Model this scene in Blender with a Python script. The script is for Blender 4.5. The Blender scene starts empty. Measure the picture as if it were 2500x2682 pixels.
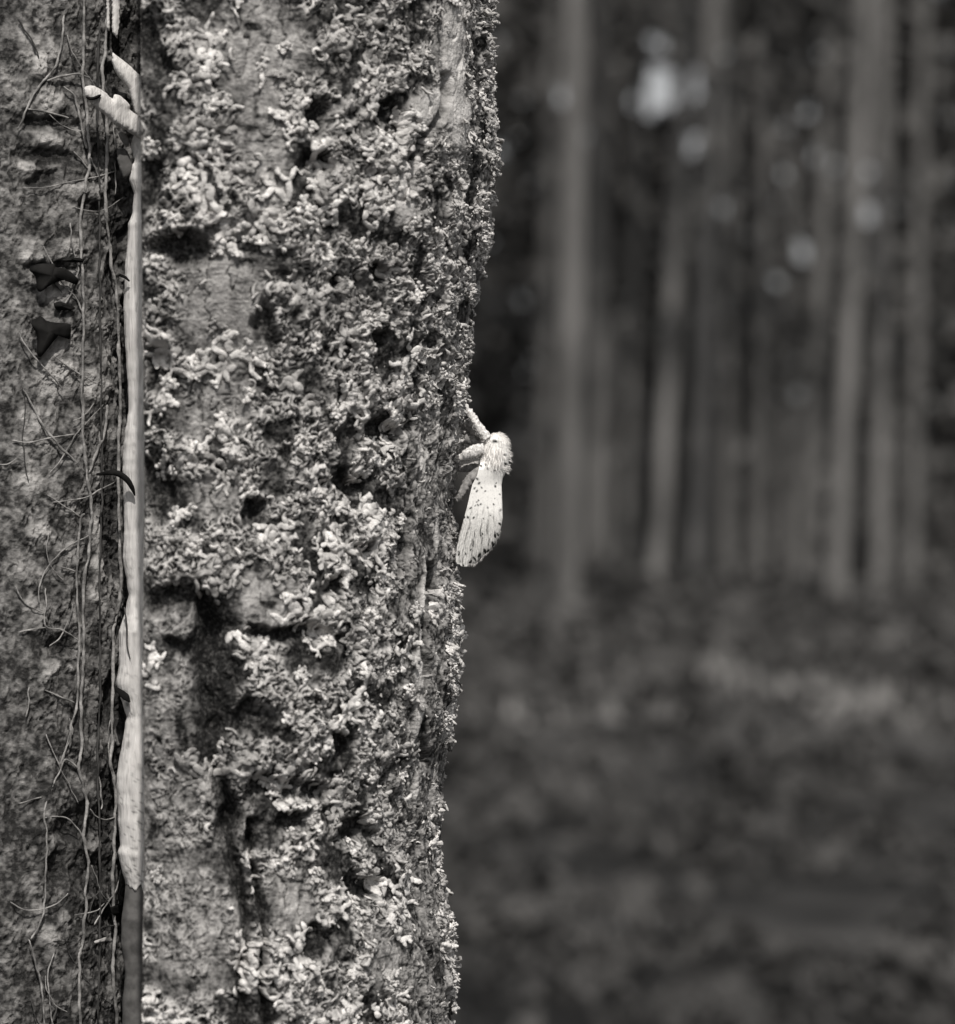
import bpy, bmesh, math, random
import numpy as np
from mathutils import Vector, Matrix
from mathutils.geometry import delaunay_2d_cdt

rng = np.random.default_rng(11)
random.seed(5)
scene = bpy.context.scene
COL = scene.collection
PI = math.pi

# ------------------------------------------------------------------ camera
CAM = np.array((0.0, 0.0, 1.0))
K = 1.2667e-4                       # tangent per photograph pixel
ROLL = math.radians(1.8)
PITCH = 39 * K
cp, sp = math.cos(PITCH), math.sin(PITCH)
FWD = np.array((0.0, cp, sp))
UP0 = np.array((0.0, -sp, cp))
XA = np.array((1.0, 0.0, 0.0))
RGT = math.cos(ROLL) * XA + math.sin(ROLL) * UP0
UPV = -math.sin(ROLL) * XA + math.cos(ROLL) * UP0
cam_d = bpy.data.cameras.new('camera')
cam = bpy.data.objects.new('camera', cam_d)
COL.objects.link(cam)
cam.matrix_world = Matrix(((RGT[0], UPV[0], -FWD[0], CAM[0]), (RGT[1], UPV[1], -FWD[1], CAM[1]),
                           (RGT[2], UPV[2], -FWD[2], CAM[2]), (0, 0, 0, 1)))
cam_d.sensor_fit = 'HORIZONTAL'
cam_d.sensor_width = 36.0
cam_d.lens = 36.0 / (2500 * K)
cam_d.clip_start = 0.02
cam_d.clip_end = 2000
cam_d.dof.use_dof = True
cam_d.dof.focus_distance = 0.891
cam_d.dof.aperture_fstop = cam_d.lens / 8.6
cam_d.dof.aperture_blades = 0
scene.camera = cam
scene.render.resolution_x, scene.render.resolution_y = 955, 1024

# ------------------------------------------------------------------ light
SUN_EL, SUN_AZ = math.radians(54), math.radians(5)      # azimuth from behind the camera to its right
to_sun = Vector((math.sin(SUN_AZ) * math.cos(SUN_EL), -math.cos(SUN_AZ) * math.cos(SUN_EL), math.sin(SUN_EL)))
world = bpy.data.worlds.new('World')
scene.world = world
world.use_nodes = True
wn, wl = world.node_tree.nodes, world.node_tree.links
wn.clear()
wo = wn.new('ShaderNodeOutputWorld')
wb = wn.new('ShaderNodeBackground')
wh = wn.new('ShaderNodeHueSaturation')          # black-and-white photograph: the sky's light is kept, its blue is not
sky = wn.new('ShaderNodeTexSky')
sky.sky_type = 'NISHITA'
sky.sun_disc = False
sky.sun_elevation = SUN_EL
sky.sun_rotation = math.atan2(to_sun.x, to_sun.y)
sky.dust_density = 3.0
wh.inputs['Saturation'].default_value = 0.06
wb.inputs['Strength'].default_value = 0.105
wl.new(sky.outputs[0], wh.inputs['Color'])
wl.new(wh.outputs[0], wb.inputs['Color'])
wl.new(wb.outputs[0], wo.inputs['Surface'])
sun_d = bpy.data.lights.new('sun', 'SUN')
sun_d.energy = 4.2
sun_d.angle = math.radians(0.9)
sun_d.color = (1.0, 0.965, 0.92)
sun = bpy.data.objects.new('sun', sun_d)
COL.objects.link(sun)
sun.location = (3, -4, 6)
sun.rotation_euler = to_sun.to_track_quat('Z', 'Y').to_euler()
scene.view_settings.view_transform = 'Standard'
scene.view_settings.look = 'None'
scene.view_settings.gamma = 1.0
scene.view_settings.exposure = 0.0
scene.view_settings.use_curve_mapping = False


# ------------------------------------------------------------------ helpers
def ray(px, py):
    """photograph pixel -> direction with y = 1"""
    a, b = (np.asarray(px, float) - 1250) * K, (1341 - np.asarray(py, float)) * K
    d = FWD + np.multiply.outer(a, RGT) + np.multiply.outer(b, UPV)
    return d / d[..., 1:2]


def P(px, py, Y):
    return CAM + ray(px, py) * np.asarray(Y, float)[..., None]


def project(w):
    d = np.asarray(w) - CAM
    f = d @ FWD
    return 1250 + (d @ RGT) / f / K, 1341 - (d @ UPV) / f / K


def link(o, parent=None):
    COL.objects.link(o)
    if parent is not None:
        o.parent = parent
        o.matrix_parent_inverse = parent.matrix_basis.inverted()
    return o


def mesh_np(name, verts, quads, tris=None, smooth=True):
    me = bpy.data.meshes.new(name)
    verts = np.ascontiguousarray(verts, dtype=np.float32)
    quads = np.zeros((0, 4), np.int32) if quads is None else np.asarray(quads, np.int32)
    tris = np.zeros((0, 3), np.int32) if tris is None else np.asarray(tris, np.int32)
    nq, nt = len(quads), len(tris)
    me.vertices.add(len(verts))
    me.vertices.foreach_set('co', verts.ravel())
    idx = np.concatenate([quads.ravel(), tris.ravel()]).astype(np.int32)
    me.loops.add(len(idx))
    me.loops.foreach_set('vertex_index', idx)
    me.polygons.add(nq + nt)
    start = np.concatenate([np.arange(nq) * 4, nq * 4 + np.arange(nt) * 3]).astype(np.int32)
    me.polygons.foreach_set('loop_start', start)
    me.polygons.foreach_set('use_smooth', np.full(nq + nt, smooth, dtype=bool))
    me.update(calc_edges=True)
    me.validate()
    return me


def put(name, me, mat, parent=None):
    o = bpy.data.objects.new(name, me)
    if mat is not None and not me.materials:
        me.materials.append(mat)
    return link(o, parent)


def set_attr(me, name, vals):
    a = me.attributes.new(name, 'FLOAT', 'POINT')
    a.data.foreach_set('value', np.ascontiguousarray(vals, np.float32).ravel())


def empty(name, loc, label, cat, group=None):
    o = bpy.data.objects.new(name, None)
    o.location = loc
    o.empty_display_size = 0.1
    COL.objects.link(o)
    return tag(o, label, cat, group)


def tag(o, label, cat, group=None):
    o['label'] = label
    o['category'] = cat
    if group:
        o['group'] = group
    return o


def perlin(x, y, seed=0):
    x = np.asarray(x, float)
    y = np.asarray(y, float)
    xi, yi = np.floor(x).astype(np.int64), np.floor(y).astype(np.int64)
    xf, yf = x - xi, y - yi

    def g(ix, iy, fx, fy):
        h = (ix * 374761393 + iy * 668265263 + seed * 974634777) & 0xFFFFFFFF
        h = ((h ^ (h >> 13)) * 1274126177) & 0xFFFFFFFF
        h = (h ^ (h >> 16)) & 1023
        a = h * (2 * PI / 1024)
        return np.cos(a) * fx + np.sin(a) * fy
    u, v = xf * xf * xf * (xf * (xf * 6 - 15) + 10), yf * yf * yf * (yf * (yf * 6 - 15) + 10)
    n0 = g(xi, yi, xf, yf) * (1 - u) + g(xi + 1, yi, xf - 1, yf) * u
    n1 = g(xi, yi + 1, xf, yf - 1) * (1 - u) + g(xi + 1, yi + 1, xf - 1, yf - 1) * u
    return (n0 * (1 - v) + n1 * v) * 1.5


def fbm(x, y, oct=4, seed=0, gain=0.5):
    s, a = 0, 1.0
    for i in range(oct):
        s = s + a * perlin(x * 2 ** i, y * 2 ** i, seed + i * 17)
        a *= gain
    return s


def ridged(x, y, oct=3, seed=0):
    s, a = 0, 1.0
    for i in range(oct):
        s = s + a * (1 - np.abs(perlin(x * 2 ** i, y * 2 ** i, seed + i * 31)) * 2)
        a *= 0.5
    return s / 1.75


def smooth01(x, a, b):
    t = np.clip((x - a) / (b - a), 0, 1)
    return t * t * (3 - 2 * t)


def grid_quads(nr, nc, wrap=False):
    r, c = np.meshgrid(np.arange(nr - 1), np.arange(nc if wrap else nc - 1), indexing='ij')
    c2 = (c + 1) % nc
    return np.stack([r * nc + c, r * nc + c2, (r + 1) * nc + c2, (r + 1) * nc + c], -1).reshape(-1, 4)


def tube_np(path, radii, sides=8, flat=None):
    """closed-ended tube along a polyline -> verts, quads, tris"""
    path = np.asarray(path, float)
    radii = np.asarray(radii, float)
    n = len(path)
    T = np.gradient(path, axis=0)
    T /= np.linalg.norm(T, axis=1, keepdims=True) + 1e-12
    ref = np.array((0.0, -1.0, 0.0))
    S = np.cross(T, ref)
    bad = np.linalg.norm(S, axis=1) < 0.1
    S[bad] = np.cross(T[bad], np.array((1.0, 0, 0)))
    S /= np.linalg.norm(S, axis=1, keepdims=True)
    B = np.cross(S, T)
    a = np.linspace(0, 2 * PI, sides, endpoint=False)
    fl = 1.0 if flat is None else flat
    ring = path[:, None] + radii[:, None, None] * (np.cos(a)[None, :, None] * S[:, None] + fl * np.sin(a)[None, :, None] * B[:, None])
    v = np.concatenate([ring.reshape(-1, 3), path[:1], path[-1:]])
    q = grid_quads(n, sides, True)
    k = np.arange(sides)
    t = np.concatenate([np.stack([np.full(sides, n * sides), (k + 1) % sides, k], -1),
                        np.stack([np.full(sides, n * sides + 1), (n - 1) * sides + k, (n - 1) * sides + (k + 1) % sides], -1)])
    return v, q, t


def resample(pts, n):
    """smooth polyline through points (Catmull-Rom)"""
    p = np.asarray(pts, float)
    if len(p) == 2:
        t = np.linspace(0, 1, n)[:, None]
        return p[0] * (1 - t) + p[1] * t
    e = np.concatenate([[2 * p[0] - p[1]], p, [2 * p[-1] - p[-2]]])
    m = len(p) - 1
    t = np.linspace(0, m, n)
    i = np.minimum(t.astype(int), m - 1)
    f = (t - i)[:, None]
    a, b, c, d = e[i], e[i + 1], e[i + 2], e[i + 3]
    return 0.5 * (2 * b + (c - a) * f + (2 * a - 5 * b + 4 * c - d) * f ** 2 + (3 * b - a - 3 * c + d) * f ** 3)


WARM = np.array((1.02, 0.985, 0.95))


def material(name, lo, hi, scale=40.0, detail=6.0, rough=0.9, attr=None, bump=0.0, bump_scale=200.0, contrast=(0.35, 0.65), stretch=(1, 1, 1), spec=0.25):
    """grey procedural material: noise (or a vertex attribute plus noise) between two reflectances, with fine relief"""
    m = bpy.data.materials.new(name)
    m.use_nodes = True
    N, L = m.node_tree.nodes, m.node_tree.links
    b = N['Principled BSDF']
    b.inputs['Roughness'].default_value = rough
    b.inputs['Specular IOR Level'].default_value = spec
    tc = N.new('ShaderNodeTexCoord')
    mp = N.new('ShaderNodeMapping')
    mp.inputs['Scale'].default_value = stretch
    L.new(tc.outputs['Object'], mp.inputs['Vector'])
    nz = N.new('ShaderNodeTexNoise')
    nz.inputs['Scale'].default_value = scale
    nz.inputs['Detail'].default_value = detail
    L.new(mp.outputs[0], nz.inputs['Vector'])
    rp = N.new('ShaderNodeValToRGB')
    rp.color_ramp.elements[0].position, rp.color_ramp.elements[1].position = contrast
    rp.color_ramp.elements[0].color = (*(lo * WARM), 1)
    rp.color_ramp.elements[1].color = (*(hi * WARM), 1)
    if attr:
        at = N.new('ShaderNodeAttribute')
        at.attribute_name = attr
        ma = N.new('ShaderNodeMath')
        ma.operation = 'MULTIPLY_ADD'
        ma.inputs[1].default_value = 0.5
        ms = N.new('ShaderNodeMath')
        ms.operation = 'ADD'
        ms.inputs[1].default_value = -0.25
        L.new(nz.outputs['Fac'], ma.inputs[0])
        L.new(at.outputs['Fac'], ms.inputs[0])
        L.new(ms.outputs[0], ma.inputs[2])
        L.new(ma.outputs[0], rp.inputs['Fac'])
    else:
        L.new(nz.outputs['Fac'], rp.inputs['Fac'])
    L.new(rp.outputs['Color'], b.inputs['Base Color'])
    if bump > 0:
        n2 = N.new('ShaderNodeTexNoise')
        n2.inputs['Scale'].default_value = bump_scale
        n2.inputs['Detail'].default_value = 5.0
        L.new(mp.outputs[0], n2.inputs['Vector'])
        bm = N.new('ShaderNodeBump')
        bm.inputs['Strength'].default_value = 1.0
        bm.inputs['Distance'].default_value = bump
        L.new(n2.outputs['Fac'], bm.inputs['Height'])
        L.new(bm.outputs[0], b.inputs['Normal'])
    return m


M_bark = material('lichened bark', 0.010, 0.56, 900, attr='tone', bump=0.0007, bump_scale=1100, contrast=(0.0, 1.0))
M_lichen = material('grey lichen', 0.30, 0.70, 260, rough=0.95, bump=0.0004, bump_scale=1500, spec=0.1)
M_lichen_dull = material('dull lichen', 0.14, 0.46, 260, rough=0.95, bump=0.0004, bump_scale=1500, spec=0.1)
M_crust = material('lichen crust', 0.22, 0.64, 300, rough=0.95, bump=0.0003, bump_scale=1500, spec=0.1)
M_stembark = material('creeper clad bark', 0.02, 0.42, 900, attr='tone', bump=0.0006, bump_scale=900, contrast=(0.0, 1.0))
M_vine = material('creeper stem', 0.10, 0.36, 260, rough=0.8, bump=0.0003, bump_scale=900)
M_vine_dark = material('dark creeper stem', 0.02, 0.07, 260, rough=0.8)
M_darkleaf = material('dark leaf', 0.006, 0.018, 200, rough=0.95, spec=0.05)
M_paleleaf = material('dry pale leaf', 0.30, 0.5, 200, rough=0.8)
M_pale = material('bleached bare wood', 0.22, 0.72, 1400, rough=0.85, bump=0.0005, bump_scale=1500, stretch=(1, 1, 0.10), attr='tone', contrast=(0.0, 1.0))
M_sleeve = material('dark grey stem', 0.06, 0.12, 300, rough=0.85, bump=0.0003)
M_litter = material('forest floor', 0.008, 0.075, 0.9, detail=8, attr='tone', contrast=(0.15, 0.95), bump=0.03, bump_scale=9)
M_under = material('undergrowth leaves', 0.028, 0.066, 2.2, contrast=(0.36, 0.64))
M_btrunk = material('pine bark', 0.09, 0.19, 1.5, detail=6, stretch=(3, 3, 0.5), bump=0.02, bump_scale=9)
M_bdark = material('dark pine bark', 0.06, 0.13, 1.5, detail=6, stretch=(3, 3, 0.5), bump=0.02, bump_scale=9)
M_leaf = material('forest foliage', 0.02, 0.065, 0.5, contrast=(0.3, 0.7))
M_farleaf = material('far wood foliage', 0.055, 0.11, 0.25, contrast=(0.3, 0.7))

# ------------------------------------------------------------------ ground
gy = np.concatenate([np.linspace(-6, 3, 10), np.linspace(3.2, 14, 190), np.linspace(14.15, 45, 190), np.linspace(46, 90, 60), np.linspace(100, 900, 20)])
gx = np.concatenate([np.linspace(-500, -24, 12), np.linspace(-22, -8, 40), np.linspace(-7.8, 10, 200), np.linspace(10.4, 24, 40), np.linspace(28, 500, 12)])
GX, GY = np.meshgrid(gx, gy)


def ground_h(x, y):
    f = smooth01(y, 1.5, 6.0) * (1 - smooth01(y, 60, 110))
    h = 0.16 * fbm(x * 0.22, y * 0.16, 3, 3) + 0.05 * fbm(x * 1.3, y * 0.9, 3, 8) + 0.02 * fbm(x * 4.1, y * 3.3, 3, 9)
    return h * f * np.clip(y / 18, 0.35, 1.0)


tone = 0.36 + 0.30 * fbm(GX * 0.5, GY * 0.45, 4, 21) + 0.42 * fbm(GX * 2.6, GY * 1.7, 3, 25) + 0.55 * smooth01(GY, 12, 22) * (1 - 0.5 * smooth01(GY, 34, 46)) - 0.16 * (1 - smooth01(GY, 7, 13))  # far floor painted paler as a sunlit clearing, mossy near floor darker
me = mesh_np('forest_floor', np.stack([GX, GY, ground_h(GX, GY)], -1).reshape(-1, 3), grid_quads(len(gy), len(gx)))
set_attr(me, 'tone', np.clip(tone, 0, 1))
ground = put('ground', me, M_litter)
ground['kind'] = 'structure'

# ------------------------------------------------------------------ far wood: one mass of foliage, gaps let the sky through
gaps = [(1722, 200, 24), (1728, 232, 27), (1722, 262, 24), (1690, 264, 20), (1704, 284, 15), (1472, 256, 13), (1812, 196, 11), (1814, 240, 14), (1800, 392, 16),
        (2074, 168, 7), (2118, 292, 4), (2058, 332, 6), (2064, 456, 11), (2158, 424, 12), (2162, 474, 13),
        (2262, 446, 10), (2266, 566, 18), (2092, 660, 14), (2036, 740, 6), (1895, 550, 7), (1530, 348, 8), (1720, 120, 7), (1310, 395, 4)]
n = 82000
lx = rng.uniform(-30, 34, n)
ly = rng.uniform(66, 86, n)
lz = 18.0 * rng.beta(1.05, 0.9, n)
lx2 = rng.uniform(-30, 34, 9000)
lx = np.concatenate([lx, lx2])
ly = np.concatenate([ly, rng.uniform(60, 72, 9000)])
lz = np.concatenate([lz, rng.uniform(0.0, 3.0, 9000)])
n = len(lx)
sz = rng.uniform(0.20, 0.40, n)
lpx, lpy = project(np.stack([lx, ly, lz], -1))
keep = np.ones(n, bool)
for gx_, gy_, gr in gaps:
    rr = (sz / ly) / K * 0.62
    keep &= (lpx - gx_) ** 2 + (lpy - gy_) ** 2 > (gr + rr) ** 2
lx, ly, lz, sz = lx[keep], ly[keep], lz[keep], sz[keep]
n = len(lx)


def leaf_cards(c, s, seed, nz_bias=0.0):
    """pointed leaf sprays: two crossed folded blades per centre"""
    r = np.random.default_rng(seed)
    m = len(c)
    d = r.normal(size=(m, 3))
    d[:, 2] -= nz_bias
    d /= np.linalg.norm(d, axis=1, keepdims=True)
    e = np.cross(d, r.normal(size=(m, 3)))
    e /= np.linalg.norm(e, axis=1, keepdims=True)
    f = np.cross(d, e)
    s = s[:, None]
    v = np.stack([c - d * s, c + e * s * 0.75 + f * s * 0.2, c + d * s, c - e * s * 0.75 + f * s * 0.2], 1)
    base = np.arange(m)[:, None] * 4
    t = np.concatenate([base + np.array([[0, 1, 2]]), base + np.array([[0, 2, 3]])])
    return v.reshape(-1, 3), t


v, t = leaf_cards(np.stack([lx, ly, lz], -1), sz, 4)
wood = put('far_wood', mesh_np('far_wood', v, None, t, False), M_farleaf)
wood['kind'] = 'stuff'
wood['label'] = 'dark blurred mass of distant forest foliage behind the trunks'
wood['category'] = 'wood'


# ------------------------------------------------------------------ forest trees behind
def crown_mesh(seed):
    r = np.random.default_rng(seed)
    cs = []
    for k in range(26):
        c = np.array((r.normal() * 1.3, r.normal() * 1.3, r.uniform(-2.5, 3.5)))
        c[:2] *= 1.15 - 0.16 * (c[2] + 2.5)
        cs.append(c + r.normal(size=(70, 3)) * np.array((0.5, 0.5, 0.28)))
    c = np.concatenate(cs)
    v, t = leaf_cards(c, r.uniform(0.10, 0.22, len(c)), seed + 1)
    return mesh_np('crown', v, None, t, False)


crowns = [crown_mesh(50 + i) for i in range(3)]
GR = 'blurred forest trees behind the moth'


def forest_tree(px_base, py_base, px_top, py_top, width_px, dark, label, seed, curve=0.0):
    r = np.random.default_rng(seed)
    d = ray(px_base, py_base)
    D = min(-CAM[2] / d[2], 57.0)
    base = CAM + d * D
    base[0] += (base[2] - 0.0) * -0.03
    base[2] = float(ground_h(base[0], base[1]))
    top_ray = ray(px_top, py_top)
    q = CAM + top_ray * D
    slope = (q[0] - base[0]) / max(q[2] - base[2], 0.5)
    R0 = width_px * K * D * 0.5
    H = r.uniform(17, 21)
    root = empty('forest_tree', base, label, 'tree', GR)
    zz = np.array([-0.4, 0.0, 0.12, 0.35, 0.8, 1.6, 3, 5, 7.5, 10, 13, 16, H])
    rad = R0 * np.array([1.7, 1.45, 1.25, 1.1, 1.04, 1.0, 0.97, 0.93, 0.87, 0.78, 0.6, 0.38, 0.1])
    x = base[0] + slope * zz + curve * np.sin(zz / 9 * PI) + 0.01 * zz * r.normal()
    y = base[1] + 0.02 * zz * r.normal()
    v, q_, t_ = tube_np(np.stack([x, y, base[2] + zz], -1), rad, 14)
    ang = np.arctan2(v[:, 1] - y.mean(), v[:, 0] - x.mean())
    v[:, :2] += (R0 * 0.06 * fbm(ang * 1.5, v[:, 2] * 0.8, 2, seed))[:, None] * np.stack([np.cos(ang), np.sin(ang)], -1)
    me = mesh_np('trunk', v, q_, t_)
    put('trunk', me, M_bdark if dark else M_btrunk, root)
    for k in range(5):
        z0 = r.uniform(0.5, 0.85) * H
        a = r.uniform(0, 2 * PI)
        x0 = np.interp(z0, zz, x)
        L = r.uniform(1.2, 2.4)
        pts = [(x0, base[1], base[2] + z0), (x0 + math.cos(a) * L * .5, base[1] + math.sin(a) * L * .5, base[2] + z0 + .15),
               (x0 + math.cos(a) * L, base[1] + math.sin(a) * L, base[2] + z0 + r.uniform(-.1, .5))]
        v, q_, t_ = tube_np(resample(pts, 6), np.linspace(R0 * .28, R0 * .06, 6), 6)
        put('limb', mesh_np('limb', v, q_, t_), M_bdark if dark else M_btrunk, root)
    c = bpy.data.objects.new('crown', crowns[seed % 3])
    if not crowns[seed % 3].materials:
        crowns[seed % 3].materials.append(M_leaf)
    COL.objects.link(c)
    c.parent = root
    c.location = (np.interp(H * .8, zz, x) - base[0], 0, H * 0.82)
    c.rotation_euler = (0, 0, r.uniform(0, 6.28))
    return root


# px at base, row of base, px at top row, top row, width in px, dark?, label
for i, a in enumerate([
    (1422, 1498, 1448, 500, 46, True, 'dim slender forest trunk closest to the moth on its right'),
    (1482, 1672, 1530, 80, 58, False, 'pale sturdy forest trunk second to the right of the moth, base low on the floor'),
    (1560, 1478, 1580, 80, 84, True, 'broad faint forest trunk right behind the pale second trunk, base far off'),
    (1716, 1592, 1792, 300, 46, False, 'pale thin leaning trunk under the brightest patch of sky'),
    (1822, 1556, 1872, 90, 62, False, 'thick pale trunk close right of the thin leaning trunk'),
    (1905, 1494, 1925, 600, 40, True, 'faint thin trunk half hidden right of the thick pale trunk'),
    (1983, 1518, 2012, 300, 46, True, 'short looking grey trunk standing alone mid way across the clearing'),
    (2106, 1502, 2152, 400, 50, True, 'grey trunk directly left of the tall bright trunk on the right'),
    (2186, 1652, 2250, 80, 50, False, 'tall bright trunk on the right, base lowest of the right-hand trunks'),
    (1636, 1512, 1662, 300, 34, True, 'faint slim trunk left of the thin leaning trunk, in the dark gap'),
    (2052, 1520, 2084, 300, 36, True, 'faint slim trunk between the lone grey trunk and its right neighbour'),
    (2384, 1530, 2404, 300, 40, True, 'dim slim trunk, rightmost of all the forest trunks'),
    (2302, 1604, 2326, 80, 48, False, 'straight grey trunk right of the tall bright trunk'),
]):
    forest_tree(*a, 300 + i)

# ------------------------------------------------------------------ undergrowth
nc = 2600
cy_ = 5.0 + 37 * rng.random(nc) ** 1.7
cx_ = (rng.random(nc) - 0.40) * (1.4 + cy_ * 0.50)
k = rng.random(nc) < smooth01(fbm(cx_ * 0.8, cy_ * 0.5, 3, 61), -0.35, 0.35)
cx_, cy_ = cx_[k], cy_[k]
cr_ = (0.035 + 0.008 * cy_) * rng.uniform(0.6, 1.5, len(cx_))
per = 16
ux = np.repeat(cx_, per) + rng.normal(size=len(cx_) * per) * np.repeat(cr_, per) * 0.6
uy = np.repeat(cy_, per) + rng.normal(size=len(cx_) * per) * np.repeat(cr_, per) * 0.6
us = np.repeat(cr_, per) * rng.uniform(0.18, 0.42, len(ux))
uz = ground_h(ux, uy) + np.repeat(cr_, per) * rng.uniform(0.1, 1.1, len(ux))
v, t = leaf_cards(np.stack([ux, uy, uz], -1), us, 9)
ug = put('undergrowth', mesh_np('undergrowth', v, None, t, False), M_under)
ug['kind'] = 'stuff'
ug['label'] = 'low blurred undergrowth on the forest floor'
ug['category'] = 'undergrowth'
M_grass = material('sunlit forest grass', 0.12, 0.24, 0.7, contrast=(0.35, 0.65))  # sunlit look of the far floor put into the grass colour
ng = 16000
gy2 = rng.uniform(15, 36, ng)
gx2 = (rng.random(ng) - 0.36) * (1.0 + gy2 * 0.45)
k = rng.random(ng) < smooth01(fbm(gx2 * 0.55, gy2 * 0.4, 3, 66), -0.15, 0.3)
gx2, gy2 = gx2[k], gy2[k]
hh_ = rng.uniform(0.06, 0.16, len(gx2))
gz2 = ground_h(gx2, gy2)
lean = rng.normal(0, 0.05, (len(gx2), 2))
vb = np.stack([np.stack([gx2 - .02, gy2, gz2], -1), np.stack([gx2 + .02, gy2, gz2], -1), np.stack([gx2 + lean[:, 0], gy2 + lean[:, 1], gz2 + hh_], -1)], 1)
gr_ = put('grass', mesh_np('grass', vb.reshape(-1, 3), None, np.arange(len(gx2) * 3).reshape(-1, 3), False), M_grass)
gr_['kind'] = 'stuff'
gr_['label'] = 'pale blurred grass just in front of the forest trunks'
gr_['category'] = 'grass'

# ------------------------------------------------------------------ main trunk with lichen
CY, R0 = 0.900, 0.075
CX = CY * (1195 - 1250) * K - R0
edge = np.array([(-150, 1298), (0, 1290), (200, 1280), (330, 1282), (420, 1286), (520, 1276), (620, 1276), (700, 1254), (800, 1240), (900, 1228), (1000, 1206), (1100, 1196), (1200, 1182), (1300, 1170), (1480, 1178), (1600, 1188), (1750, 1192),
                 (1900, 1182), (2000, 1156), (2150, 1140), (2300, 1148), (2400, 1168), (2520, 1180), (2682, 1178), (2850, 1178)], float)
ew = P(edge[:, 1], edge[:, 0], np.full(len(edge), 0.895))
em = ew[:, 0] / ew[:, 1]
er = np.abs(CY * em - CX) / np.sqrt(1 + em ** 2)
ez = ew[:, 2]
order = np.argsort(ez)
ez, er = ez[order], er[order]


def r_prof(z):
    return np.interp(z, ez, er) + np.clip(0.35 - z, 0, 1) ** 2 * 0.25 - np.clip(z - 1.3, 0, 9) * 0.006


def base_point(th, z):
    r = r_prof(z)
    return np.stack([CX + r * np.sin(th), CY - r * np.cos(th), z], -1)


def ell(px, py, cx, cy, rx, ry, soft=0.5):
    d = np.sqrt(((px - cx) / rx) ** 2 + ((py - cy) / ry) ** 2)
    return 1 - smooth01(d, 1 - soft, 1 + soft)


def pline(px, py, pts, w):
    best = np.full(np.shape(px), 1e9)
    for (x0, y0, w0), (x1, y1, w1) in zip(pts[:-1], pts[1:]):
        dx, dy = x1 - x0, y1 - y0
        t = np.clip(((px - x0) * dx + (py - y0) * dy) / (dx * dx + dy * dy), 0, 1)
        d = np.hypot(px - x0 - t * dx, py - y0 - t * dy) / (w0 + t * (w1 - w0))
        best = np.minimum(best, d)
    return np.exp(-(best / w) ** 2)


SMOOTH = [(690, 130, 110, 150), (690, 380, 65, 170), (560, 130, 60, 60), (590, 790, 110, 190), (560, 1080, 95, 65), (560, 1290, 70, 55), (600, 1010, 60, 40),
          (430, 1900, 80, 170), (440, 2200, 90, 200), (500, 2440, 100, 190), (1065, 520, 26, 75), (1110, 300, 50, 45), (1170, 170, 32, 190), (1010, 2500, 50, 60),
          (700, 1570, 90, 60), (430, 1620, 60, 60), (620, 620, 60, 60), (760, 2360, 60, 90)]
HOLLOW = [(535, 1700, 50, 70), (560, 1850, 45, 80), (450, 1560, 60, 40), (480, 1700, 40, 30), (600, 2140, 30, 60), (760, 2150, 40, 30), (820, 2080, 40, 24), (565, 1635, 70, 70), (645, 1885, 60, 45), (590, 1760, 35, 90), (710, 2065, 70, 34), (472, 655, 80, 42), (408, 965, 40, 60), (410, 1270, 40, 90), (395, 130, 40, 80),
          (395, 480, 30, 60), (760, 1655, 110, 22), (840, 300, 28, 40), (1020, 300, 30, 40), (1040, 330, 20, 40), (880, 735, 22, 18), (900, 1270, 60, 20),
          (950, 1440, 30, 30), (870, 1530, 28, 24), (980, 730, 26, 22), (830, 430, 50, 36), (1000, 1130, 70, 26), (660, 1330, 26, 36), (940, 2180, 30, 40), (960, 2320, 46, 34), (830, 2470, 30, 50),
          (1130, 1560, 16, 36), (1070, 1400, 12, 40), (880, 1960, 24, 46), (700, 870, 30, 60), (1010, 880, 22, 28)]
FISS = [(520, 1570, 24), (548, 1650, 36), (545, 1760, 34), (556, 1900, 32), (575, 2020, 28), (600, 2140, 22), (622, 2280, 18), (634, 2420, 14), (640, 2620, 13), (642, 2800, 12)]
FISS2 = [(660, 2150, 9), (672, 2300, 9), (690, 2480, 8), (690, 2700, 8)]
FISS3 = [(1068, 1180, 5), (1062, 1300, 6), (1058, 1420, 7), (1050, 1500, 6)]
FISS4 = [(1120, 1480, 8), (1130, 1600, 9), (1112, 1700, 6), (1120, 1850, 7), (1110, 1990, 6)]
FISS5 = [(1160, 200, 8), (1150, 290, 10), (1085, 420, 6), (1080, 500, 6)]
PLATE = [(1098, 1210, 6, 70), (1104, 1560, 5, 90), (1094, 1720, 5, 80), (1090, 1900, 6, 80), (1060, 1150, 6, 60), (1128, 1380, 5, 60), (1140, 1130, 5, 60), (1085, 2080, 5, 60), (1065, 520, 26, 75), (1110, 290, 50, 45), (1185, 170, 30, 190), (1195, 300, 20, 100)]


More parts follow.
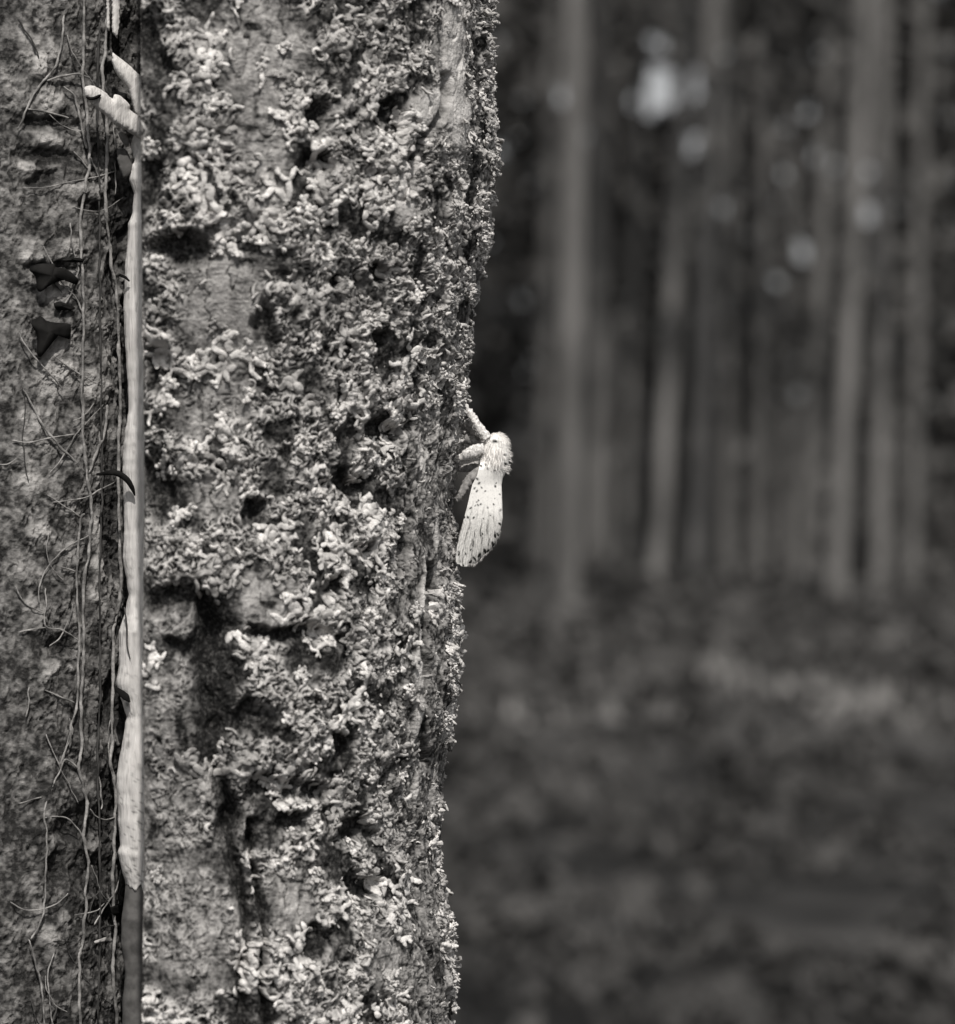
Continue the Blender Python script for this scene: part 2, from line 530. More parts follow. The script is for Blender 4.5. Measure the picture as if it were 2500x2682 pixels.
def masks(th, z, fw=1.0):
    w = base_point(th, z)
    px, py = project(w)
    jx = 28 * fbm(th * 9, z * 60, 3, 70)
    jy = 28 * fbm(th * 9, z * 60, 3, 75)
    qx, qy = px + jx, py + jy
    sm = np.zeros(px.shape)
    for e in SMOOTH:
        sm = np.maximum(sm, ell(qx, qy, *e))
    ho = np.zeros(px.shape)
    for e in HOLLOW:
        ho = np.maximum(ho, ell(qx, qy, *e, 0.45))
    hx = px + 0.45 * jx
    fi = np.zeros(px.shape)
    for f in (FISS, FISS2, FISS3, FISS4, FISS5):
        fi = np.maximum(fi, pline(hx, py, f, fw))
    pl = np.zeros(px.shape)
    for e in PLATE:
        pl = np.maximum(pl, ell(px + 0.4 * jx, qy, *e, 0.3))
    band = smooth01(px, 1010, 1090) * smooth01(py, 980, 1120)          # flaky vertical bark near the right edge
    return px, py, sm, ho, fi, pl, band


TH0, TH1, Z0, Z1 = math.radians(-36), math.radians(106), 0.822, 1.178
NT, NZ = 600, 1000
th_d = np.linspace(TH0, TH1, NT)
th = np.concatenate([th_d, np.linspace(TH1, TH0 + 2 * PI, 90)[1:-1]])
z_d = np.linspace(Z0, Z1, NZ)
zs = np.concatenate([np.linspace(-0.08, Z0, 40)[:-1], z_d, np.linspace(Z1, 4.6, 50)[1:]])
_yy = np.array([-400.0, 1341.0, 3100.0])
_fw = P(np.full(3, 378.0), _yy, np.full(3, 0.829))
FX = np.polyfit(_fw[:, 2], _fw[:, 0], 1)          # the trunk's flat left flank


def place(th_, r_, z_):
    """point on the trunk: a round bole whose left flank is cut off flat (where the second stem grew against it)"""
    x = CX + r_ * np.sin(th_)
    y = CY - r_ * np.cos(th_)
    zc = np.clip(z_, 0.7, 1.3)
    lim = FX[0] * zc + FX[1]
    k = 0.0007
    d = (x - lim) / k
    x = lim + k * np.log1p(np.exp(np.clip(d, -40, 40))) * (d < 30) + np.where(d < 30, 0, x - lim)
    return np.stack([x, y, z_], -1)


TH, ZZ = np.meshgrid(th, zs)
inview = smooth01(ZZ, Z0 - 0.06, Z0) * (1 - smooth01(ZZ, Z1, Z1 + 0.06))
px_, py_, SMK, HOL, FIS, PLT, BND = masks(TH, ZZ)
for a_ in (SMK, HOL, FIS, PLT, BND):
    a_ *= inview * (TH < TH1 + 0.2)
U, V = TH * R0 * 1000, ZZ * 1000                # millimetres


def curly(u, v):
    """labyrinth of curling ridges, about a millimetre wide, like crowded lichen lobes"""
    a = u + 1.5 * fbm(u / 4.2, v / 4.2, 2, 201)
    b = v + 1.5 * fbm(u / 4.2, v / 4.2, 2, 207)
    l1 = 1 - np.abs(perlin(a / 3.4, b / 3.4, 211)) * 2.6
    l2 = 1 - np.abs(perlin(a / 2.1 + 7, b / 2.1, 213)) * 2.3
    l3 = 1 - np.abs(perlin(a / 1.3, b / 1.3, 217)) * 2.2
    return np.maximum(l1, np.maximum(0.93 * l2, 0.75 * l3))


CUR = curly(U, V)
LOWLEFT = (1 - smooth01(px_, 520, 640)) * smooth01(py_, 1350, 1700)
GROW = (1 - 0.6 * BND * (1 - smooth01(px_, 1140, 1180))) * np.clip(1 - (0.95 - 0.45 * LOWLEFT) * SMK, 0, 1) * (1 - FIS) * (1 - 0.85 * HOL) * (1 - 0.8 * PLT) * smooth01(fbm(U / 11, V / 11, 3, 90), -0.42, 0.20)
LCH = smooth01(CUR, 0.48, 0.80) * GROW
rough_ = (1 - 0.75 * SMK) * (1 - 0.7 * PLT)
h = 1.3 * fbm(U / 42, V / 60, 3, 1)
h += rough_ * 1.2 * (ridged(U / 11, V / 34, 3, 5) - 0.5) * (1 + 0.8 * BND)
h += rough_ * 1.0 * fbm(U / 5.0, V / 6.0, 4, 9)
h += BND * 0.9 * (ridged(U / 2.2 + 0.5 * fbm(U / 2, V / 5, 2, 43), V / 16, 3, 41) - 0.5)
h += rough_ * 0.5 * (ridged(U / 2.4, V / (2.6 + 5 * BND), 2, 14) - 0.4)
h += 1.5 * LCH * (0.7 + 0.5 * fbm(U / 3, V / 3, 2, 222))
CRK = SMK * smooth01(1 - np.abs(perlin(U / 5.5 + 0.3 * fbm(U / 3, V / 6, 2, 51), V / 26, 53)) * 2.4, 0.86, 0.97)
h -= 0.7 * CRK
h += SMK * (0.10 * fbm(U / 9, V / 1.3, 2, 19) + 0.35 * fbm(U / 6, V / 9, 3, 18))
h += PLT * 1.0
h -= HOL * 3.8 + FIS * 5.0
h *= np.where((ZZ > 0.6) & (ZZ < 1.4), 1.0, 1.3)
h *= 0.6 + 0.4 * smooth01(px_, 376, 390)
bark_t = 0.03 + 0.15 * fbm(U / 6, V / 7, 4, 23) + 0.12 * fbm(U / 1.6, V / 1.9, 2, 29)
bark_t += BND * (0.46 * smooth01(ridged(U / 2.2 + 0.5 * fbm(U / 2, V / 5, 2, 43), V / 16, 3, 41), 0.55, 0.95) + 0.20 * smooth01(fbm(U / 0.9, V / 1.6, 2, 42), 0.1, 0.6))
smo_t = 0.40 + 0.20 * fbm(U / 6, V / 9, 4, 33) + 0.26 * fbm(U / 2.2, V / 2.6, 4, 35) * (1 - 0.6 * ell(px_, py_, 590, 800, 130, 260)) - 0.32 * smooth01(perlin(U / 10, V / 1.3, 37), 0.36, 0.62)
smo_t = smo_t * (1 - 0.32 * LOWLEFT) - 0.25 * LOWLEFT * smooth01(fbm(U / 4, V / 6, 3, 57), 0.0, 0.4)
tone = bark_t * (1 - SMK) + SMK * smo_t * (1 - 0.7 * CRK)
tone = tone * (1 - LCH) + LCH * (0.74 + 0.22 * fbm(U / 2.2, V / 2.2, 3, 225))
tone = tone * (1 - PLT) + PLT * (0.72 + 0.22 * fbm(U / 2.5, V / 6, 4, 44))
tone = tone * (1 - 0.7 * HOL) * (1 - 0.85 * FIS)  # shade in hollows and fissures put into the bark tone
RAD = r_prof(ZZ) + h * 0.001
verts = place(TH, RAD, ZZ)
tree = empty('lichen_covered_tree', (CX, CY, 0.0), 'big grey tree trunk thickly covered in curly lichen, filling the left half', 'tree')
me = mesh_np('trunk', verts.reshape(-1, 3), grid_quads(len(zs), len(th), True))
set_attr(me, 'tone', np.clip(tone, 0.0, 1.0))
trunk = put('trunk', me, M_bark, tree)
i0 = int(np.searchsorted(zs, Z0 + 1e-9))
HM = h[i0:i0 + NZ, :NT] * 0.001               # height map of the detailed part
print('trunk ok')


def surf_r(th_, z_):
    i = np.clip((z_ - Z0) / (Z1 - Z0) * (NZ - 1), 0, NZ - 1.001)
    j = np.clip((th_ - TH0) / (TH1 - TH0) * (NT - 1), 0, NT - 1.001)
    a, b = i.astype(int), j.astype(int)
    f, g = i - a, j - b
    hh = HM[a, b] * (1 - f) * (1 - g) + HM[a + 1, b] * f * (1 - g) + HM[a, b + 1] * (1 - f) * g + HM[a + 1, b + 1] * f * g
    return r_prof(z_) + hh


# lichen lobes are built in millimetres on the unrolled surface (u along the girth, v up, h out)
def lobes(u0, v0, h0, ang, length, rad, curl, rise, seed, nseg=8, wig=None):
    r = np.random.default_rng(seed)
    m = len(u0)
    t = np.linspace(0, 1, nseg)[None, :]
    ph = r.uniform(0, 6.28, (m, 1))
    wa = r.uniform(0.1, 0.8, (m, 1))
    phi = ang[:, None] + curl[:, None] * t + wa * np.sin(t * 5 + ph) - wa * np.sin(ph)
    step = (length / (nseg - 1))[:, None]
    uu = u0[:, None] + np.cumsum(np.cos(phi) * step, 1) - np.cos(phi[:, :1]) * step
    vv = v0[:, None] + np.cumsum(np.sin(phi) * step, 1) - np.sin(phi[:, :1]) * step
    hh = h0[:, None] + rise[:, None] * (1.35 * t - 0.6 * t ** 3) + 0.18 * np.sin(t * 7 + ph)
    return np.stack([uu, vv, hh], -1), phi


def lobe_mesh(path, rad, flat=0.62, sides=6):
    m, nseg, _ = path.shape
    t = np.linspace(0, 1, nseg)
    prof = (0.78 + 0.34 * np.sin(t * 2.2)) * np.where(t > 0.97, 0.55, 1.0)
    T = np.gradient(path, axis=1)
    T /= np.linalg.norm(T, axis=2, keepdims=True) + 1e-9
    S = np.cross(T, np.array((0.0, 0.0, 1.0)))
    S /= np.linalg.norm(S, axis=2, keepdims=True) + 1e-9
    B = np.cross(S, T)
    a = np.linspace(0, 2 * PI, sides, endpoint=False)
    rr = rad[:, None] * prof[None, :]
    ring = path[:, :, None] + rr[:, :, None, None] * (np.cos(a)[None, None, :, None] * S[:, :, None] + flat * np.sin(a)[None, None, :, None] * B[:, :, None])
    tip = path[:, -1] + T[:, -1] * (rad * 0.45)[:, None]
    v = np.concatenate([ring.reshape(m, nseg * sides, 3), tip[:, None]], 1)          # per lobe nseg*sides+1
    q = grid_quads(nseg, sides, True)
    k = np.arange(sides)
    tr = np.stack([np.full(sides, nseg * sides), (nseg - 1) * sides + k, (nseg - 1) * sides + (k + 1) % sides], -1)
    off = (np.arange(m) * (nseg * sides + 1))[:, None, None]
    return v.reshape(-1, 3), (q[None] + off).reshape(-1, 4), (tr[None] + off).reshape(-1, 3)


def wrap(v):
    th_ = v[:, 0] / (R0 * 1000)
    z_ = v[:, 1] / 1000
    r = surf_r(th_, z_) + v[:, 2] / 1000
    return place(th_, r, z_)


def lichen_density(u, v, fw=1.3):
    th_, z_ = u / (R0 * 1000), v / 1000
    px, py, sm, ho, fi, pl, bd = masks(th_, z_, fw)
    d = 1 - 0.93 * sm
    d *= 1 - 0.95 * fi
    d *= 1 - 0.93 * ho
    d *= 1 - 0.9 * pl
    d *= 1 - 0.8 * bd * (1 - smooth01(px, 1140, 1180))
    d *= 1 - 0.5 * (1 - smooth01(px, 380, 620)) * (1 - smooth01(py, 1500, 1900))
    d *= 0.08 + 0.92 * smooth01(fbm(u / 11, v / 11, 3, 90), -0.42, 0.20)
    d *= 1 - 0.6 * (1 - smooth01(px, 520, 640)) * smooth01(py, 1350, 1700)
    d *= smooth01(px, 372, 384)
    d *= 1 - 0.92 * smooth01(px, 1100, 1130) * smooth01(py, 1140, 1190) * (1 - smooth01(py, 1460, 1500))
    return d


uA, uB = -18.0, TH1 * 75 - 6
vA, vB = 828.0, 1172.0
# tufts: dart throwing, favouring places the photograph shows thickly grown
cand_u, cand_v = rng.uniform(-18, uB - 10, 9000), rng.uniform(828, 1172, 9000)
cd = lichen_density(cand_u, cand_v, 2.6)
_px = project(base_point(cand_u / 75, cand_v / 1000))[0]
cd *= 1 - 0.7 * smooth01(_px, 1040, 1100)
ok = rng.random(9000) < cd
cand_u, cand_v, cd = cand_u[ok], cand_v[ok], cd[ok]
sel = []
for i in range(len(cand_u)):
    if all((cand_u[i] - cand_u[j]) ** 2 + (cand_v[i] - cand_v[j]) ** 2 > 7.4 ** 2 for j in sel):
        sel.append(i)
    if len(sel) >= 268:
        break
print('tufts', len(sel))


def tuft_lobes(uc, vc, n, size, seed, up=1.0):
    """rosette of flattened lobes that fork twice, pressed to the bark with lifted tips"""
    r = np.random.default_rng(seed)
    a = np.arange(n) * 2 * PI / n + r.normal(0, 0.5, n)
    rad0 = size * r.random(n) * 0.28
    u0, v0 = uc + np.cos(a) * rad0, vc + np.sin(a) * rad0
    L = r.uniform(0.30, 0.62, n) * size
    rd = r.uniform(0.55, 1.0, n) * (0.55 + 0.065 * size)
    pth, phi = lobes(u0, v0, r.uniform(-0.2, 0.3, n), a + r.normal(0, 0.5, n), L, rd, r.normal(0, 0.8, n), r.uniform(0.1, 0.9, n) * up, seed + 1, 6)
    parts = [lobe_mesh(pth, rd * 1.15, 0.38, 6)]
    lvl = [(pth, phi, L, rd)]
    for depth in (1, 2):
        nxt = []
        for pth, phi, L, rd in lvl:
            m = len(L)
            for sgn in (-1, 1):
                kk = r.random(m) < (0.92 if depth == 1 else 0.7)
                if not kk.any():
                    continue
                p0, ph = pth[kk, -1 if depth == 1 else -2], phi[kk, -1]
                m2 = int(kk.sum())
                L2 = L[kk] * r.uniform(0.5, 0.95, m2)
                rd2 = rd[kk] * r.uniform(0.68, 0.9, m2)
                p2, f2 = lobes(p0[:, 0], p0[:, 1], p0[:, 2] - 0.05, ph + sgn * r.uniform(0.3, 0.9, m2), L2, rd2, sgn * r.uniform(-0.6, 1.2, m2), r.uniform(-0.3, 1.0, m2) * up, seed + 5 * depth + sgn, 5)
                parts.append(lobe_mesh(p2, rd2 * 1.15, 0.38, 6))
                nxt.append((p2, f2, L2, rd2))
        lvl = nxt
    vs, qs, ts, o = [], [], [], 0
    for v, q, t in parts:
        vs.append(v); qs.append(q + o); ts.append(t + o); o += len(v)
    return np.concatenate(vs), np.concatenate(qs), np.concatenate(ts)


for k, i in enumerate(sel):
    size = 2.6 + 6.8 * rng.random() ** 1.7
    v, q, t = tuft_lobes(cand_u[i], cand_v[i], int(rng.integers(5, 9)), size, 1000 + 13 * k)
    me = mesh_np('lichen_tuft', wrap(v), q, t)
    put('lichen_tuft', me, (M_lichen, M_lichen, M_lichen_dull)[int(rng.integers(0, 3))], tree)

# shaggy tufts standing out along the right-hand outline
for k, yy in enumerate([70, 150, 215, 300, 400, 440, 560, 620, 655, 780, 935, 1025, 1560, 1640, 1745, 1790, 1870, 1930, 2110, 2205, 2260, 2390, 2430, 2480, 2560, 2620]):
    wz = P(np.array([1210.]), np.array([float(yy)]), np.array([.895]))[0, 2]
    v, q, t = tuft_lobes((math.radians(80) + rng.uniform(-.10, .06)) * 75, wz * 1000, int(rng.integers(5, 9)), rng.uniform(3.0, 5.0), 7000 + 13 * k, 1.35)
    put('lichen_tuft', mesh_np('lichen_tuft', wrap(v), q, t), M_lichen, tree)

# the loose lobes between the tufts
n = 2200
u0, v0 = rng.uniform(uA, uB, n), rng.uniform(vA, vB, n)
k = rng.random(n) < lichen_density(u0, v0)
u0, v0 = u0[k], v0[k]
n = len(u0)
rd = rng.uniform(0.26, 0.62, n)
pth, _ = lobes(u0, v0, rng.uniform(-0.1, 0.4, n), rng.uniform(0, 6.28, n), rng.uniform(1.2, 4.4, n), rd, rng.normal(0, 1.6, n), rng.uniform(0.2, 2.2, n), 77, 6)
v, q, t = lobe_mesh(pth, rd, sides=5)
cr = put('lichen_crust', mesh_np('lichen_crust', wrap(v), q, t), M_crust, tree)
cr['kind'] = 'stuff'
print('loose lobes', n)

# fine granular growth on the turned-away right side
n = 9000
u0, v0 = rng.uniform(48, uB, n), rng.uniform(vA, vB, n)
k = (rng.random(n) < 0.15 + 0.85 * lichen_density(u0, v0)) & (rng.random(n) < smooth01(fbm(u0 / 5, v0 / 9, 3, 95), -0.35, 0.25))
u0, v0 = u0[k], v0[k]
n = len(u0)
rd = rng.uniform(0.14, 0.30, n)
pth, _ = lobes(u0, v0, rng.uniform(-0.1, 0.3, n), rng.uniform(0, 6.28, n), rng.uniform(0.5, 1.8, n), rd, rng.normal(0, 1.6, n), rng.uniform(0.0, 0.8, n), 78, 4)
v, q, t = lobe_mesh(pth, rd, sides=4)
cr = put('lichen_granules', mesh_np('lichen_granules', wrap(v), q, t), M_crust, tree)
cr['kind'] = 'stuff'

# limbs and crown far above the frame
for k in range(5):
    a = k * 1.3 + 2.2
    z0 = 3.4 + 0.25 * k
    pts = [(CX, CY, z0), (CX + math.cos(a) * .5, CY + math.sin(a) * .5, z0 + .35), (CX + math.cos(a) * 1.1, CY + math.sin(a) * 1.1, z0 + .9)]
    v, q, t = tube_np(resample(pts, 7), np.linspace(.035, .008, 7), 8)
    put('limb', mesh_np('limb', v, q, t), M_btrunk, tree)
c_ = np.concatenate([np.array((CX + math.cos(k * 1.3 + 2.2) * d, CY + math.sin(k * 1.3 + 2.2) * d, 3.6 + 0.25 * k + d * .8)) + rng.normal(size=(90, 3)) * .22 for k in range(5) for d in (.5, .9, 1.2)])
v, t = leaf_cards(c_, rng.uniform(.03, .06, len(c_)), 15)
put('crown', mesh_np('crown', v, None, t, False), M_leaf, tree)

# ------------------------------------------------------------------ creeper-clad stem on the left
AX, AY = 0.054, 0.040
LCY = 0.912
LCX = LCY * (366 - 1250) * K - AX


def lsurf(px, py, off=0.0):
    """first hit of the pixel's ray with the left stem (elliptical column)"""
    d = ray(px, py)
    mx = d[..., 0]
    ax, ay = AX + off, AY + off
    A = mx ** 2 / ax ** 2 + 1 / ay ** 2
    B = -2 * (mx * LCX / ax ** 2 + LCY / ay ** 2)
    C = LCX ** 2 / ax ** 2 + LCY ** 2 / ay ** 2 - 1
    disc = np.maximum(B * B - 4 * A * C, 0)
    Y = (-B - np.sqrt(disc)) / (2 * A)
    return CAM + d * Y[..., None]


lth = np.concatenate([np.linspace(math.radians(-5), math.radians(96), 270), np.linspace(math.radians(96), math.radians(355), 50)[1:-1]])
lz = np.concatenate([np.linspace(-0.06, 0.83, 40)[:-1], np.linspace(0.83, 1.17, 620), np.linspace(1.17, 3.4, 40)[1:]])
TH, ZZ = np.meshgrid(lth, lz)
U, V = TH * 45, ZZ * 1000
wpt = np.stack([LCX + AX * np.sin(TH), LCY - AY * np.cos(TH), ZZ], -1)
px, py = project(wpt)
h = 1.2 * fbm(U / 16, V / 30, 3, 101) + 0.7 * (ridged(U / 7, V / 22, 3, 104) - .5) + 0.32 * fbm(U / 3.2, V / 5, 4, 107) + 0.16 * fbm(U / 1.2, V / 1.6, 2, 109)
jx, jy = 14 * fbm(U / 6, V / 6, 3, 111), 14 * fbm(U / 6, V / 6, 3, 115)
dk = np.zeros(px.shape)  # shadow patches and the shaded groove beside the stem, painted dark
for e in [(120, 325, 75, 18), (110, 410, 70, 22), (110, 470, 40, 30), (330, 110, 40, 60), (300, 560, 22, 90), (310, 660, 20, 90), (250, 540, 40, 20), (110, 700, 50, 14), (180, 690, 30, 10),
          (330, 900, 14, 200), (300, 1250, 20, 60), (300, 1850, 28, 70), (160, 1690, 40, 24), (290, 1360, 22, 160), (250, 2290, 60, 60), (160, 2270, 30, 40), (290, 2100, 30, 120), (270, 2400, 60, 40), (200, 2160, 60, 50), (310, 200, 30, 40)]:
    dk = np.maximum(dk, ell(px + jx, py + jy, *e))
lt = np.zeros(px.shape)
for e in [(75, 110, 22, 30), (135, 130, 20, 26), (95, 175, 20, 26), (125, 255, 40, 30), (80, 440, 30, 24), (125, 370, 35, 22), (190, 500, 30, 18), (80, 650, 30, 40), (165, 650, 35, 26), (140, 770, 40, 24),
          (150, 990, 50, 60), (150, 900, 40, 40), (80, 1120, 30, 50), (80, 1270, 40, 24), (255, 1390, 18, 50), (255, 1480, 16, 50), (240, 1560, 20, 18), (130, 1750, 22, 16), (180, 1750, 16, 12), (75, 1580, 20, 30),
          (120, 2450, 30, 26), (105, 2390, 22, 22), (165, 2400, 14, 14), (250, 2210, 18, 24), (100, 1390, 30, 24), (250, 1010, 30, 40)]:
    lt = np.maximum(lt, ell(px + jx, py + jy, *e))
top_dark = 1 - 0.45 * smooth01(py, 1500, 2000)
cu = smooth01(curly(U * 0.8 + 50, V * 0.8), 0.5, 0.85) * (0.3 + 0.7 * smooth01(fbm(U / 9, V / 9, 3, 131), -.2, .3))
h += 0.6 * lt - 1.6 * dk + 0.5 * cu
tone = 0.13 * top_dark + 0.28 * fbm(U / 6, V / 7, 4, 121) + 0.24 * fbm(U / 1.7, V / 1.9, 2, 125) + (0.50 * lt + 0.25 * cu) * top_dark
tone *= (1 - 0.9 * dk)
sc = 1 + h * 0.001 / 0.04
flare = 1 + np.clip(0.3 - ZZ, 0, 1) ** 2 * 3
verts = np.stack([LCX + AX * np.sin(TH) * sc * flare, LCY - AY * np.cos(TH) * sc * flare, ZZ], -1)
ltree = empty('creeper_clad_tree', (LCX, LCY, 0), 'dark rough tree stem at the left edge overgrown with thin creepers', 'tree')
me = mesh_np('trunk', verts.reshape(-1, 3), grid_quads(len(lz), len(lth), True))
set_attr(me, 'tone', np.clip(tone, 0, 1))
put('trunk', me, M_stembark, ltree)
c_ = np.array((LCX - .2, LCY - .1, 3.5)) + rng.normal(size=(900, 3)) * np.array((.35, .35, .3))
v, t = leaf_cards(c_, rng.uniform(.02, .05, len(c_)), 16)
put('crown', mesh_np('crown', v, None, t, False), M_leaf, ltree)

VINES = [  # points in photograph pixels, width in pixels, dark?
    ([(284, -40), (280, 60), (276, 120), (268, 200), (274, 290), (282, 344), (279, 430), (276, 524), (284, 620), (293, 699), (305, 780), (309, 850), (311, 911), (315, 1075), (311, 1157), (309, 1271), (312, 1391), (317, 1531), (305, 1610), (296, 1672), (296, 1800), (293, 1950), (289, 1992), (300, 2055), (301, 2196), (294, 2330), (302, 2450), (296, 2560), (310, 2720)], 11, 0),
    ([(222, -40), (220, 60), (217, 148), (218, 213), (228, 330), (236, 420), (220, 500), (213, 573), (212, 670), (218, 758), (217, 944), (215, 1042), (223, 1206), (233, 1285), (241, 1349), (235, 1400), (231, 1461), (222, 1496), (219, 1602), (220, 1743), (212, 1855), (212, 1978), (205, 2010), (222, 2080), (226, 2126), (219, 2196), (230, 2256), (224, 2327), (226, 2372), (214, 2467), (208, 2513), (208, 2605), (212, 2740)], 10, 0),
    ([(222, 1345), (212, 1359), (205, 1419), (201, 1514), (203, 1580), (208, 1640), (205, 1778), (201, 1845), (187, 1901), (184, 1960)], 8, 0),
    ([(122, 212), (161, 200), (197, 194), (213, 196), (235, 205)], 6, 0),
    ([(50, 50), (63, 73), (92, 125), (108, 170), (118, 208)], 6, 1),
    ([(168, 40), (161, 115), (145, 171), (115, 212), (83, 259), (63, 305), (45, 340)], 7, 0),
    ([(72, 286), (115, 292), (150, 301), (180, 310)], 6, 0),
    ([(168, 227), (194, 253), (207, 305), (220, 357), (228, 390)], 7, 0),
    ([(240, 413), (252, 450), (266, 488)], 6, 0),
    ([(300, 426), (303, 470), (302, 511)], 4, 0),
    ([(60, 1020), (70, 1036), (115, 1118), (158, 1170), (191, 1203), (220, 1238)], 7, 0),
    ([(281, 1060), (279, 1091), (272, 1140), (253, 1190), (232, 1240)], 8, 0),
    ([(124, 1296), (159, 1320), (198, 1345), (214, 1356)], 5, 0),
    ([(159, 1486), (180, 1490), (200, 1498)], 5, 0),
    ([(120, 1540), (119, 1602), (121, 1641), (163, 1650), (207, 1678)], 5, 0),
    ([(50, 1656), (71, 1651), (121, 1643)], 5, 0),
    ([(113, 1806), (150, 1822), (195, 1840)], 5, 0),
    ([(76, 1799), (76, 1840), (68, 1880)], 5, 0),
    ([(206, 2014), (173, 1989), (152, 2031), (124, 2091), (117, 2126), (122, 2196), (120, 2284), (117, 2355), (106, 2418), (80, 2460)], 6, 0),
    ([(117, 2142), (145, 2138), (177, 2144), (208, 2175), (219, 2196)], 5, 0),
    ([(50, 2105), (90, 2092), (124, 2084)], 4, 0),
    ([(76, 2460), (89, 2503), (103, 2556), (113, 2612), (116, 2700)], 6, 0),
    ([(262, 60), (256, 220), (258, 420), (262, 700), (264, 1000), (268, 1250), (262, 1500), (262, 1800), (256, 2000), (262, 2300), (258, 2700)], 7, 1),
    ([(166, 1995), (178, 1940), (186, 1905)], 4, 0),
    ([(204, 738), (210, 722), (218, 700)], 4, 1),
    ([(186, 858), (204, 846), (218, 822)], 4, 1),
]
for k in range(46):                               # the finer web of rootlets
    x0_, y0_ = rng.uniform(40, 330), rng.uniform(20, 2640)
    a_ = rng.choice([rng.normal(PI / 2, .25), rng.uniform(0, PI)], p=[.55, .45])
    L_ = rng.uniform(70, 260)
    c_ = rng.normal(0, .5)
    pts = [(x0_, y0_)]
    for j in range(4):
        a_ += c_ * .4 + rng.normal(0, .18)
        pts.append((pts[-1][0] + math.cos(a_) * L_ / 4, pts[-1][1] + math.sin(a_) * L_ / 4))
    if max(p_[0] for p_ in pts) < 345:
        VINES.append((pts, rng.uniform(2.6, 5.0), int(rng.random() < .3)))
for pts, w, dark in VINES:
    p = resample(np.array(pts, float), len(pts) * 7)
    p[:, 0] += 3.4 * fbm(p[:, 1] / 40, p[:, 0] / 40, 2, 7)
    wp = lsurf(p[:, 0], p[:, 1], 0.0012)
    rad = w * 0.5 * 1.12e-4 * (0.85 + 0.4 * fbm(p[:, 1] / 22, p[:, 0] / 30, 2, 19))
    rad[0] *= 0.4
    rad[-1] *= 0.4
    v, q, t = tube_np(wp, rad, 7)
    put('creeper_stem', mesh_np('creeper_stem', v, q, t), M_vine_dark if dark else M_vine, ltree)


def leaf_from_outline(name, pts, lift, bulge, mat, parent, seed):
    p = np.array(pts, float)
    m = len(p) * 3
    pc = np.concatenate([p, p[:1]])
    ring = np.stack([np.interp(np.linspace(0, len(p), m, endpoint=False), np.arange(len(p) + 1), pc[:, k_]) for k_ in (0, 1)], -1)
    ring = 0.2 * np.roll(ring, 1, 0) + 0.6 * ring + 0.2 * np.roll(ring, -1, 0)
    c = ring.mean(0)
    rows = []
    for f in (1.0, 0.72, 0.42, 0.15):
        q = c + (ring - c) * f
        off = lift + bulge * (1 - f ** 2) + 0.0006 * np.sin(np.arange(m) * 2 * PI / m * 3 + seed) * f
        w = lsurf(q[:, 0], q[:, 1])
        w[:, 1] -= off
        rows.append(w)
    fr = np.concatenate(rows)
    bk = fr + np.array((0, 0.00025, 0))
    v = np.concatenate([fr, bk, fr[-m:].mean(0)[None], bk[-m:].mean(0)[None]])
    g = grid_quads(4, m, True)
    k = np.arange(m)
    qd = np.concatenate([g, g[:, ::-1] + 4 * m, np.stack([k, k + 4 * m, (k + 1) % m + 4 * m, (k + 1) % m], -1)])
    tr = np.concatenate([np.stack([np.full(m, 8 * m), 3 * m + k, 3 * m + (k + 1) % m], -1), np.stack([np.full(m, 8 * m + 1), 7 * m + (k + 1) % m, 7 * m + k], -1)])
    return put(name, mesh_np(name, v, qd, tr), mat, parent)


leaf_from_outline('leaf', [(78, 709), (99, 694), (145, 692), (148, 703), (171, 704), (191, 715), (210, 735), (204, 750), (171, 734), (138, 748), (109, 769), (99, 761), (97, 725)], .003, .0015, M_darkleaf, ltree, 1)['label'] = 'dark curled upper leaf'
leaf_from_outline('leaf', [(83, 848), (109, 827), (125, 843), (158, 848), (191, 849), (187, 892), (171, 885), (160, 876), (109, 941), (99, 928), (102, 879)], .003, .002, M_darkleaf, ltree, 2)['label'] = 'dark pointed lower leaf'
leaf_from_outline('leaf', [(142, 794), (161, 790), (202, 807), (191, 815), (148, 814)], .002, .001, M_darkleaf, ltree, 3)
leaf_from_outline('leaf', [(160, 680), (190, 676), (226, 678), (220, 690), (176, 688)], .002, .001, M_darkleaf, ltree, 4)
leaf_from_outline('leaf', [(290, 2372), (320, 2362), (357, 2390), (330, 2396), (300, 2392)], .004, .001, M_darkleaf, ltree, 5)
leaf_from_outline('leaf', [(247, 2462), (262, 2470), (279, 2462), (281, 2450), (262, 2456)], .003, .001, M_paleleaf, ltree, 6)['label'] = 'small pale dry leaf'

# ------------------------------------------------------------------ bleached bare stem leaning on it
SY = 0.8885
left_edge = np.array([(340, 356), (352, 384), (426, 352), (442, 340), (475, 338), (508, 351), (557, 346), (590, 336), (639, 333), (697, 328), (813, 323), (912, 328), (1010, 334), (1075, 337), (1134, 326), (1206, 321), (1303, 323), (1391, 325), (1461, 321),
                      (1560, 337), (1602, 328), (1655, 311), (1743, 312), (1792, 304), (1835, 318), (1877, 331), (1919, 325), (1950, 319), (2031, 305), (2147, 309), (2214, 315), (2232, 308), (2288, 321), (2325, 333)], float)
left_edge[0] = (345, 352)
left_edge[1] = (384, 342)


def stem_rows(ys, le, re, ydep, sides=44, flat=0.8):
    rows = []
    a = np.linspace(0, 2 * PI, sides, endpoint=False)
    for yy, l, r in zip(ys, le, re):
        c = P(np.array([(l + r) / 2]), np.array([yy]), np.array([ydep]))[0]
        rad = (r - l) / 2 * K * ydep
        rows.append(np.stack([c[0] + rad * np.cos(a), c[1] + rad * flat * np.sin(a), np.full(sides, c[2])], -1))
    return np.array(rows)


